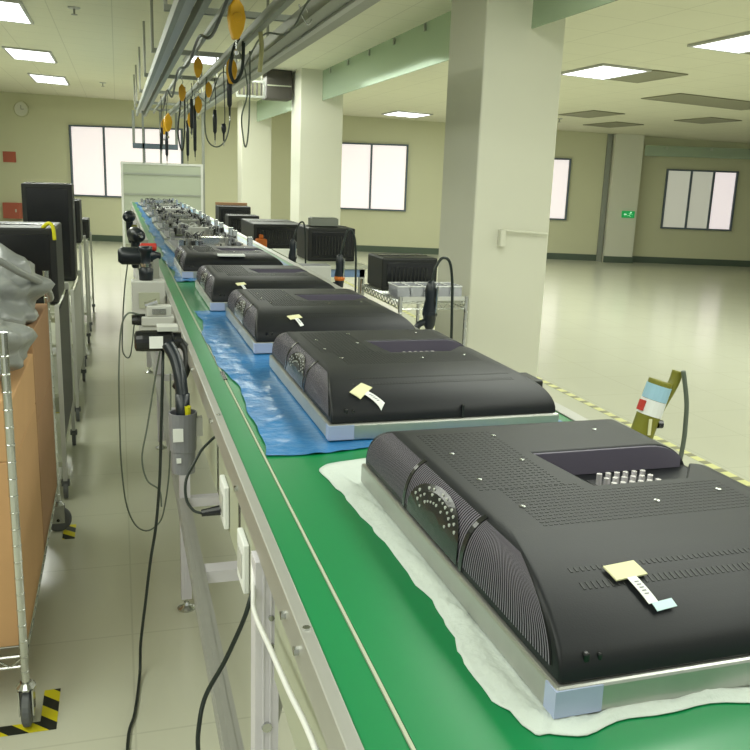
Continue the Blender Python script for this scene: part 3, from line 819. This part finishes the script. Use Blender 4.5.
# festoon cables on the frame
child(MB().tube([(.575,-.2,2.62),(.575,3,2.58),(.575,4.3,2.60),(.572,5.5,2.49),(.575,6.4,2.60),(.575,7.4,2.52),(.575,8.6,2.60),(.58,9.6,2.44),(.58,10.6,2.58),(.6,12,2.45),(.6,14,2.58)],.010).build('festoon_cable','cable',smooth=True),of,'thick black cable festooned along overhead rail')
child(MB().tube([(.95,-.2,2.62),(.95,4.0,2.58),(.95,5.0,2.47),(.95,6.0,2.58),(.95,7.2,2.44),(.95,8.4,2.58),(.95,9.6,2.4),(.95,11,2.56),(.95,14,2.5)],.006).build('festoon_cable','cableg',smooth=True),of,'thin grey cable sagging along the right overhead rail')

child(MB().tube([(.86,5.5,2.60),(.865,5.5,2.52),(.872,5.5,2.45),(.868,5.5,2.38),(.86,5.5,2.30)],.014,8).build('coil_hose','olive2',smooth=True),of,'pale olive hose hanging from the right rail')
child(MB().tube([(.98,4.9,2.60),(1.0,4.9,2.54),(1.03,4.9,2.50),(1.05,4.9,2.53),(1.02,4.9,2.58)],.004,6).build('wire_hook','steel',smooth=True),of)
# yellow spring balancers with a tool on each
def balancer(label, x, y, z, s, top):
    t = thing('spring_balancer', label, 'balancer', (x,y,z), random.uniform(-.2,.2), 'yellow spring balancers under the rails')
    t.scale = (s,s,s)
    q = [(0,.105),(.036,.055),(.047,0),(.036,-.055),(.012,-.105),(-.018,-.105),(-.036,-.05),(-.042,0),(-.036,.055)]
    b = MB(); b.add([(a,-.028,c) for a,c in q]+[(a,.028,c) for a,c in q],[tuple(range(9)),tuple(range(17,8,-1))]+[(i,(i+1)%9,9+(i+1)%9,9+i) for i in range(9)])
    b.build('housing','yellow',t,.008)
    MB().lathe((0,-.03,0),[(.022,-.004),(.024,0),(.024,.004)],14,'Y').build('drum_cap','yellow',t)
    h = (top-z)/s
    MB().tube([(0,0,.10),(.012,0,.125),(0,0,.15),(0,0,max(.16,h))],.005,6).build('hook','steel',t)
    MB().cyl((0,0,-.105),(0,0,-.16),.004,n=6).lathe((0,0,-.18),[(.012,0),(.014,.02),(.005,.03)],8).build('wire_end','steel',t)
    return t
bal = [('large yellow balancer nearest the viewer, at top of photo',.612,4.7,2.468,1.0,2.59),
       ('yellow balancer straight below the large nearest one',.85,6.8,2.44,.95,2.54),
       ('yellow balancer left of the light seen between the rails',.62,7.0,2.47,.75,2.59),
       ('yellow balancer at left, above the tangle of dark leads',.64,9.0,2.44,.8,2.59),
       ('yellow balancer right of the tangle of dark leads',.84,9.5,2.37,.85,2.54),
       ('small yellow balancer below the light seen between the rails',.85,8.5,2.44,.7,2.54),
       ('yellow balancer leftmost, in front of the far window',.61,11.0,2.25,1.05,2.59),
       ('yellow balancer second from left, before the far window',.61,11.9,2.24,1.0,2.59),
       ('yellow balancer third from left, before the far window',.84,10.5,2.27,.9,2.54)]
for a in bal: balancer(*a)
def hung_driver(label, x, y, z, top, L=.2, col='tool'):
    t = thing('electric_screwdriver', label, 'screwdriver', (x,y,z), 0, 'dark screwdrivers hanging under the rails')
    MB().lathe((0,0,0),[(.006,-.06),(.008,0),(.018,.02),(.021,L*.6),(.016,L)],10).build('driver_body',col,t,smooth=True)
    MB().cyl((0,0,-.1),(0,0,-.06),.004,n=6).build('bit','steel',t)
    MB().tube([(0,0,L),(.01,.0,L+.05),(0,0,top-z)],.0045,6).build('suspension_lead','cable',t)
    return t
hung_driver('dark screwdriver hanging inside the thin cord loop',.905,8.5,2.04,2.54,.22)
hung_driver('thick dark screwdriver hanging right of the cord loop',.835,6.8,2.17,2.54,.24)
hung_driver('small dark driver tip hanging right of the thin cord loop',.86,7.4,2.0,2.54,.08)
hung_driver('dark screwdriver hanging in the middle of the tool tangle',.77,9.5,2.12,2.58,.3)
hung_driver('dark screwdriver hanging before the far window, left',.55,11.4,1.98,2.58,.22)
hung_driver('dark screwdriver hanging before the far window, middle',.60,11.2,1.85,2.58,.3)
hung_driver('dark screwdriver hanging before the far window, right',.84,11.0,1.86,2.54,.42)
hung_driver('dark screwdriver hanging beside the far window right edge',.86,10.2,1.9,2.54,.5)
child(MB().tube([(.83,8.5,2.55),(.82,8.5,2.35),(.81,8.5,2.12),(.84,8.5,1.97),(.92,8.5,1.92),(1.0,8.5,1.98),(1.04,8.5,2.12),(1.05,8.5,2.3),(1.05,8.5,2.53)],.007).build('hanging_cord','cableg',smooth=True),of,'thin dark cord hanging in a long loop under the right rail')
child(MB().tube([(.80,6.0,2.56),(.77,6.0,2.5),(.74,6.0,2.36),(.77,6.0,2.28),(.82,6.0,2.36),(.83,6.0,2.54)],.012).build('hanging_cord','cable',smooth=True),of,'thick black cord looping below the large yellow balancer')
child(MB().tube([(.88,6.6,2.56),(.93,6.6,2.4),(.94,6.6,2.25),(.90,6.6,2.1),(.91,6.6,1.95),(.93,6.6,1.88),(.95,6.6,2.0),(.96,6.6,2.3),(.96,6.6,2.56)],.006).build('hanging_cord','cableg',smooth=True),of,'thin cord hanging right of the thick dark screwdriver')
child(MB().tube([(.70,10,2.58),(.69,10,2.4),(.66,10,2.1),(.70,10,1.9),(.73,10,2.1),(.74,10,2.58)],.009).build('hanging_cord','cable',smooth=True),of,'black cord looping down in the tool tangle')

# ---------------------------------------------------------------- left side: trolleys
ct = thing('wire_trolley', 'chrome wire trolley loaded with cardboard boxes at left edge', 'trolley', (-.60,2.5,0))
# local: x 0..  (right posts at +.285), length 1.55
for (x,y) in ((.28,.03),(.28,1.54),(-.30,.03),(-.30,1.54)):
    pm = MB().cyl((x,y,.146),(x,y,1.24),.0125,n=12)
    for k in range(20): pm.lathe((x,y,.18+k*.052),[(.0125,0),(.0137,.002),(.0137,.005),(.0125,.007)],12)
    pm.build('post','steel',ct)
    fx = 1 if (x > 0 and y > 1) else 0
    cs = MB().lathe((x,y,.125),[(.028,0),(.03,.008),(.018,.022)],14)
    if fx:
        for k in (-.022,.018): cs.prism([(x-.03,y+k),(x+.03,y+k),(x+.03,y+k+.004),(x-.03,y+k+.004)],.045,.13)
        cs.cyl((x,y-.022,.06),(x,y+.022,.06),.008,n=8)
    else:
        for k in (-.022,.018): cs.prism([(x+k,y-.03),(x+k+.004,y-.03),(x+k+.004,y+.03),(x+k,y+.03)],.045,.13)
        cs.cyl((x-.022,y,.06),(x+.022,y,.06),.008,n=8)
    c_ = cs.build('caster','steel',ct)
    MB().lathe((x,y,.06),[(.02,-.012),(.05,-.014),(.06,-.009),(.06,.009),(.05,.014),(.02,.012)],24,'Y' if fx else 'X').build('wheel','rubber',c_)
for z in (.235,):
    sh = MB()
    for zz in (z, z-.035):
        sh.cyl((-.3,.03,zz),(.28,.03,zz),.004,n=6).cyl((-.3,1.54,zz),(.28,1.54,zz),.004,n=6).cyl((-.3,.03,zz),(-.3,1.54,zz),.004,n=6).cyl((.28,.03,zz),(.28,1.54,zz),.004,n=6)
    zig = [(-.3+.58*i/14, .03, z-(.035 if i%2 else 0)) for i in range(15)]
    sh.tube(zig,.003,6,0)
    zig = [(.28,.03+1.51*i/36, z-(.035 if i%2 else 0)) for i in range(37)]
    sh.tube(zig,.003,6,0)
    for i in range(1,28): sh.cyl((-.3,.03+1.51*i/28,z+.004),(.28,.03+1.51*i/28,z+.004),.0025,n=5)
    sh.build('wire_shelf','steel',ct)
MB().box((.272,.05,.20),(.279,1.5,.243)).build('shelf_edge','lgrey',ct)
def carton(name, label, a, b, m, open_top=False):
    o = thing(name, label, 'box', ((a[0]+b[0])/2,(a[1]+b[1])/2,a[2]), 0, 'cardboard boxes on the trolley')
    hx, hy, h = (b[0]-a[0])/2, (b[1]-a[1])/2, b[2]-a[2]
    MB().box((-hx,-hy,0),(hx,hy,h)).build('carton_body', m, o, .004)
    MB().box((-.03,-hy-.001,.02),(.03,-hy,h-.005)).build('packing_tape','cardd' if m=='card' else 'card',o)
    return o
carton('cardboard_box','tan cardboard box on the trolley, lowest at the near end',(-.91,2.58,.243),(-.315,3.25,.842),'card')
carton('cardboard_box','tan cardboard box topmost at the near end of the trolley',(-.91,2.58,.843),(-.315,3.25,1.03),'card')
carton('cardboard_box','darker brown cardboard box on the trolley, lowest at the far end',(-.90,3.27,.243),(-.315,4.0,.76),'cardd')
carton('cardboard_box','brown cardboard box topmost at the far end of the trolley',(-.90,3.27,.761),(-.315,4.0,1.10),'cardd')
def bagmesh(label, c, r, seed, m='bag'):
    rnd = random.Random(seed); ph=[rnd.uniform(0,6.28) for _ in range(12)]
    def fn(u, v):
        th = 2*PI*u; ph_ = PI*v
        d = Vector((math.sin(ph_)*math.cos(th), math.sin(ph_)*math.sin(th), math.cos(ph_)))
        k = 1+.16*math.sin(3*th+ph[0]+4*d.z)+.10*math.sin(5*d.z*2+2*th+ph[1])+.07*math.sin(9*th+ph[2]+7*d.z)+.05*math.sin(15*d.x+11*d.y+ph[3])
        z = d.z*r[2]*k
        return (d.x*r[0]*k, d.y*r[1]*k, max(z,-r[2]*.55))
    o = MB().sheet(fn,48,28).build('plastic_bag',m,smooth=True); tag(o,label,'bag','crumpled bags on the boxes'); o.location=c
    return o
bagmesh('crumpled grey plastic bag on the near cardboard boxes',(-.50,2.88,1.125),(.19,.26,.15),1)
bagmesh('pale grey plastic bag slumped on the far cardboard boxes',(-.50,3.60,1.19),(.20,.30,.165),2)
tag(MB().tube([(-.62,3.2,1.40),(-.50,3.22,1.40),(-.42,3.25,1.37),(-.35,3.35,1.31),(-.30,3.55,1.25),(-.288,3.7,1.2),(-.288,3.85,1.15),(-.30,3.95,1.125)],.013,10).build('foam_strip','bag',smooth=True),'grey foam strip bent over the bags at left edge','strip')

def side_trolley(name,label,x0,x1,y0,y1,ztop,panel=None):
    t = thing(name,label,'trolley',((x0+x1)/2,(y0+y1)/2,0),0,'trolleys along the left aisle')
    hx,hy=(x1-x0)/2,(y1-y0)/2
    for sx in (-1,1):
        for sy in (-1,1):
            lg = MB().box((sx*hx-.02 if sx>0 else -hx,(hy-.04)*1 if sy>0 else -hy,.10),(hx if sx>0 else -hx+.02,hy if sy>0 else -hy+.04,ztop)).build('post','lgrey',t)
            MB().lathe((sx*(hx-.01),sy*(hy-.02),.045),[(.02,-.01),(.045,-.01),(.045,.01),(.02,.01)],14,'X').cbox((sx*(hx-.01),sy*(hy-.02),.085),(.04,.03,.03)).build('wheel','rubber',lg)
    for z in (.18,ztop-.03): MB().box((-hx+.0205,-hy+.0405,z),(hx-.0205,hy-.0405,z+.025)).box((-hx+.0205,-hy,z),(hx-.0205,-hy+.04,z+.025)).box((-hx+.0205,hy-.04,z),(hx-.0205,hy,z+.025)).build('shelf','panelgrey',t)
    if panel: MB().box((hx-.012,-hy+.05,panel[0]),(hx-.004,hy-.05,panel[1])).build('side_panel',panel[2],t)
    return t
side_trolley('equipment_trolley','pale metal trolley behind the box trolley, dark inside',-1.0,-.30,4.45,5.4,1.02,(.30,.98,'black'))
side_trolley('equipment_trolley','white panelled trolley under the tall black set at left',-.95,-.30,5.9,7.1,.90,(.22,.86,'lgrey'))
side_trolley('equipment_trolley','pale trolley third along the left aisle',-.9,-.31,7.6,8.7,1.05)
side_trolley('equipment_trolley','pale trolley farthest along the left aisle',-.9,-.31,9.3,10.6,.95)
def black_set(label, loc, sx, sy, sz, cat='television', rz=0, vent=True, group=None):
    t = thing('boxed_television', label, cat, loc, rz, group)
    MB().box((-sx/2,-sy/2,0),(sx/2,sy/2,sz)).build('cabinet','black',t,.01)
    MB().box((-sx/2+.03,-sy/2-.004,.03),(sx/2-.03,-sy/2,sz-.03)).build('back_panel','blackg',t,.002)
    if vent:
        v = MB(); n = int((sx-.1)/.025)
        for i in range(n): v.box((-sx/2+.06+i*.025,-sy/2-.006,.05),(-sx/2+.07+i*.025,-sy/2-.004,sz-.06))
        v.build('vent_slots','black',t)
    MB().box((-sx/2+.02,-.02,sz),(sx/2-.02,.02,sz+.004)).build('top_seam','blackg',t)
    return t
black_set('wide black set on the trolley at left edge behind the grey bags',(-.63,4.75,1.021),.66,.5,.375,vent=False)
black_set('tall black set standing on white panelled trolley at left',(-.47,6.55,.901),.33,.30,.67,vent=False)
o_=black_set('small black set on the third left trolley',(-.535,8.0,1.051),.44,.4,.36)
black_set('smallest black set on farthest left trolley',(-.515,9.8,.951),.42,.4,.20)
tag(MB().tube([(-.36,4.52,1.397),(-.33,4.5,1.42),(-.31,4.49,1.40),(-.305,4.49,1.34)],.009,8).build('yellow_strap','yellow2',smooth=True),'small yellow strap on corner of the wide black set','strap')

# ---------------------------------------------------------------- right side: benches, black sets, rack
def bench(label, x0,x1,y0,y1,z):
    t = thing('workbench',label,'bench',((x0+x1)/2,(y0+y1)/2,0),0,'benches along the right of the conveyor')
    hx,hy=(x1-x0)/2,(y1-y0)/2
    MB().box((-hx,-hy,z-.03),(hx,hy,z)).build('bench_top','bench',t,.003)
    MB().box((-hx+.02,-hy+.02,z-.09),(hx-.02,-hy+.04,z-.031)).build('apron','blueapron',t)
    for sx in (-1,1):
        for sy in (-1,1): MB().box((sx*(hx-.04)-.02,sy*(hy-.04)-.02,0),(sx*(hx-.04)+.02,sy*(hy-.04)+.02,z-.031)).build('leg','lgrey',t)
    MB().box((-hx+.06,-hy+.06,.2),(hx-.06,hy-.06,.22)).build('lower_shelf','panelgrey',t)
    return t
bench('pale bench right of the conveyor under the nearest black boxed set',1.30,1.80,6.2,7.6,1.04)
bench('pale bench with blue front edge, middle of the right row',1.22,1.78,8.1,9.6,.98)
bench('pale bench farthest in the row right of the conveyor',1.12,1.72,10.0,11.8,1.0)
G='black sets on the right benches'
black_set('black boxed set with vertical slots nearest on the right benches',(1.585,6.72,1.041),.375,.45,.255,group=G)
tag(MB().box((-.11,-.06,0),(.11,.06,.06)).box((-.10,-.05,.06),(.10,.05,.066)).build('cable_tray','rail',bevel=.004),'grey tray lying on the nearest black boxed set','tray').location=(1.56,6.70,1.302)
black_set('long low black set on the blue edged middle bench',(1.49,8.7,.981),.50,.9,.235,group=G)
black_set('black set on farthest right bench, front of the two',(1.40,10.25,1.001),.36,.35,.20,group=G)
black_set('black set with tan strip on farthest right bench, taller one',(1.40,11.1,1.001),.40,.4,.27,group=G)
tag(MB().box((-.2,-.02,0),(.2,.02,.035)).build('wood_strip','cardd',bevel=.003),'tan wooden strip on the far black set','strip').location=(1.38,11.1,1.277)
tag(MB().box((-.05,-.05,0),(.05,.05,.10)).box((-.02,-.02,.10),(.02,.02,.14)).build('orange_bottle','orange',bevel=.01),'small orange bottle beside the long black set','bottle').location=(1.30,8.18,.981)
# small grey bin below the nearest bench set
tag(MB().prism([(-.09,-.08),(.09,-.08),(.1,.08),(-.1,.08)],0,.16).build('parts_bin','lgrey',bevel=.006),'grey parts bin hanging at the right conveyor edge','bin').location=(1.16,5.2,.99)
MB().box((-.09,-.06,.16),(.09,.06,.162)).build('bin_opening','greyp',bpy.data.objects['parts_bin'])
MB().box((-.11,-.05,.04),(-.09,.05,.14)).build('clip','alu_dark',bpy.data.objects['parts_bin'])

# wire rack with black set and clear trays
rk = thing('wire_rack','chrome wire rack with clear trays left of nearest column','rack',(1.75,5.05,0))
hx,hy=.205,.42
for (x,y) in ((-hx,-hy),(hx,-hy),(-hx,hy),(hx,hy)):
    pm = MB().cyl((x,y,.02),(x,y,1.03),.0125,n=10)
    for k in range(18): pm.lathe((x,y,.08+k*.05),[(.0125,0),(.0137,.002),(.0137,.005),(.0125,.007)],10)
    l=pm.build('post','steel',rk); MB().lathe((x,y,0),[(.025,0),(.025,.012),(.01,.02)],12).build('foot','rubber',l)
for z in (.99,.55,.15):
    sh=MB()
    for zz in (z,z-.035):
        for s_ in (-1,1): sh.cyl((-hx,s_*hy,zz),(hx,s_*hy,zz),.004,n=6).cyl((s_*hx,-hy,zz),(s_*hx,hy,zz),.004,n=6)
    for s_ in (-1,1):
        sh.tube([(s_*hx,-hy+2*hy*i/26,z-(.035 if i%2 else 0)) for i in range(27)],.003,6,0)
        sh.tube([(-hx+2*hx*i/14,s_*hy,z-(.035 if i%2 else 0)) for i in range(15)],.003,6,0)
    for i in range(1,30): sh.cyl((-hx,-hy+2*hy*i/30,z+.004),(hx,-hy+2*hy*i/30,z+.004),.0025,n=5)
    sh.build('wire_shelf','steel',rk)
MB().box((-hx+.013,-hy-.006,1.005),(hx-.013,-hy+.0,1.028)).build('shelf_lip','lgrey',rk)
black_set('flat black set on the wire rack behind the clear trays',(1.765,5.29,.999),.37,.34,.205)
for i in range(5):
    t=thing('clear_tray','ribbed clear plastic tray on the wire rack, %s'%['leftmost of the row','second from left in the row','middle of the row','second from right in the row','rightmost of the row'][i],'tray',(1.60+.083*i,4.83,.9975),0,'clear trays on the wire rack')
    body=MB()
    for k in range(7):
        y=-.09+k*.03
        body.prism([(-.036,y),(.036,y),(.034,y+.012),(-.034,y+.012)],0,.072+.006*(k%2))
    body.box((-.036,-.09,0),(.036,.102,.008)).build('tray_body','tray',t)
    MB().box((-.038,-.094,.072),(.038,-.088,.078)).box((-.038,.102,.072),(.038,.108,.078)).box((-.038,-.088,.072),(-.035,.102,.078)).box((.035,-.088,.072),(.038,.102,.078)).build('tray_rim','white',t)

# tools hanging beyond the right conveyor edge
def hook_tool(label,x,y,z,acc,cordpts):
    t=thing('hanging_tool',label,'tool',(x,y,z))
    MB().lathe((0,0,0),[(.010,-.02),(.022,0),(.028,.06),(.020,.10),(.024,.13),(.016,.16),(.010,.17)],12).build('tool_body','tool',t,smooth=True)
    MB().tube([(.0,0,.02),(-.045,0,.0),(-.06,0,-.05)],.013,8).build('nozzle','tool',t,smooth=True)
    MB().lathe((.0,0,.03),[(.024,0),(.0295,.012),(.028,.024)],12).build('collar',acc,t)
    MB().cyl((.016,-.022,.05),(.018,-.024,.15),.0045,n=8).build('chrome_lever','steel',t)
    MB().tube(cordpts,.0055,8).build('cord','cable',t,smooth=True)
    return t
hook_tool('black hand tool with arched cord beside the wire rack',1.12,3.0,1.155,'tool',[(0,0,.16),(.015,0,.22),(.04,0,.255),(.07,0,.24),(.085,0,.16),(.09,0,.05),(.095,0,-.1),(.1,0,-.4)])
hook_tool('black hand tool with orange collar before the nearest black boxed set',1.12,4.4,1.12,'orange',[(0,0,.16),(.02,0,.24),(.04,0,.30),(.07,0,.28),(.085,0,.2),(.09,0,.0),(.09,0,-.3)])
hook_tool('black hand tool before the blue edged middle bench',1.12,5.7,1.1,'tool',[(0,0,.16),(.02,0,.22),(.05,0,.28),(.08,0,.25),(.09,0,.0),(.09,0,-.3)])
# olive grip tool hanging beyond the nearest television
og=thing('grip_tool','olive green grip tool with blue and white labels beyond the nearest television','tool',(1.062,1.52,1.1535))
d=Vector((.038,0,.135))
def op(t, o=(0,0,0)): return tuple(d*t+Vector(o))
MB().tube([op(0),op(.3),op(.6),op(.85),op(1.05)],.0255,14).build('handle','olive',og,smooth=True)
MB().tube([op(.35,(.014,0,0)),op(.7,(.024,0,0)),op(1.0,(.034,0,0)),op(1.2,(.034,0,0))],.012,10).build('lever','olive',og,smooth=True)
MB().cyl(op(.50),op(.74),.0268,.0268,18).build('white_label','white',og)
MB().cyl(op(.745),op(.98),.0268,.0268,18).build('blue_label','lblue2',og)
MB().cyl(op(.60,(-.03,-.004,0)),op(.76,(-.03,-.004,0)),.008,n=8).build('red_button','red',og)
MB().cyl(op(.36,(.022,-.012,0)),op(.36,(.032,-.014,0)),.009,n=10).build('black_knob','blackg',og)
MB().box((.004,-.0275,.03),(.010,-.024,.065)).build('bright_strip','cream',og)
tag(MB().tube([(1.14,1.5,1.32),(1.146,1.5,1.30),(1.158,1.5,1.25),(1.162,1.5,1.20),(1.162,1.5,1.15),(1.150,1.5,1.0),(1.14,1.5,.6),(1.14,1.5,.2),(1.14,1.55,.008),(1.2,1.7,.008)],.005).build('air_hose','cableg',smooth=True),'dark hose hanging right of the olive grip tool','hose')
# little stand carrying tool and hose: bracket on the right rail
sb=thing('sensor_bracket','black sensor bracket on right conveyor rail beyond second television','bracket',(1.035,2.0,1.1535))
MB().box((-.03,-.06,0),(.02,.06,.012)).box((-.01,-.05,.012),(.02,.05,.04)).build('bracket_body','black',sb,.003)
MB().box((-.012,-.052,.018),(-.009,-.02,.03)).build('indicator','red',sb)
tag(MB().box((-.02,-.08,0),(.02,.08,.006)).box((-.012,-.07,.006),(.012,-.03,.016)).box((-.01,.0,.006),(.012,.05,.02)).build('loose_circuit_board','pcb'),'small circuit board lying on belt right of the second television','circuit board').location=(.995,2.1,1.152)
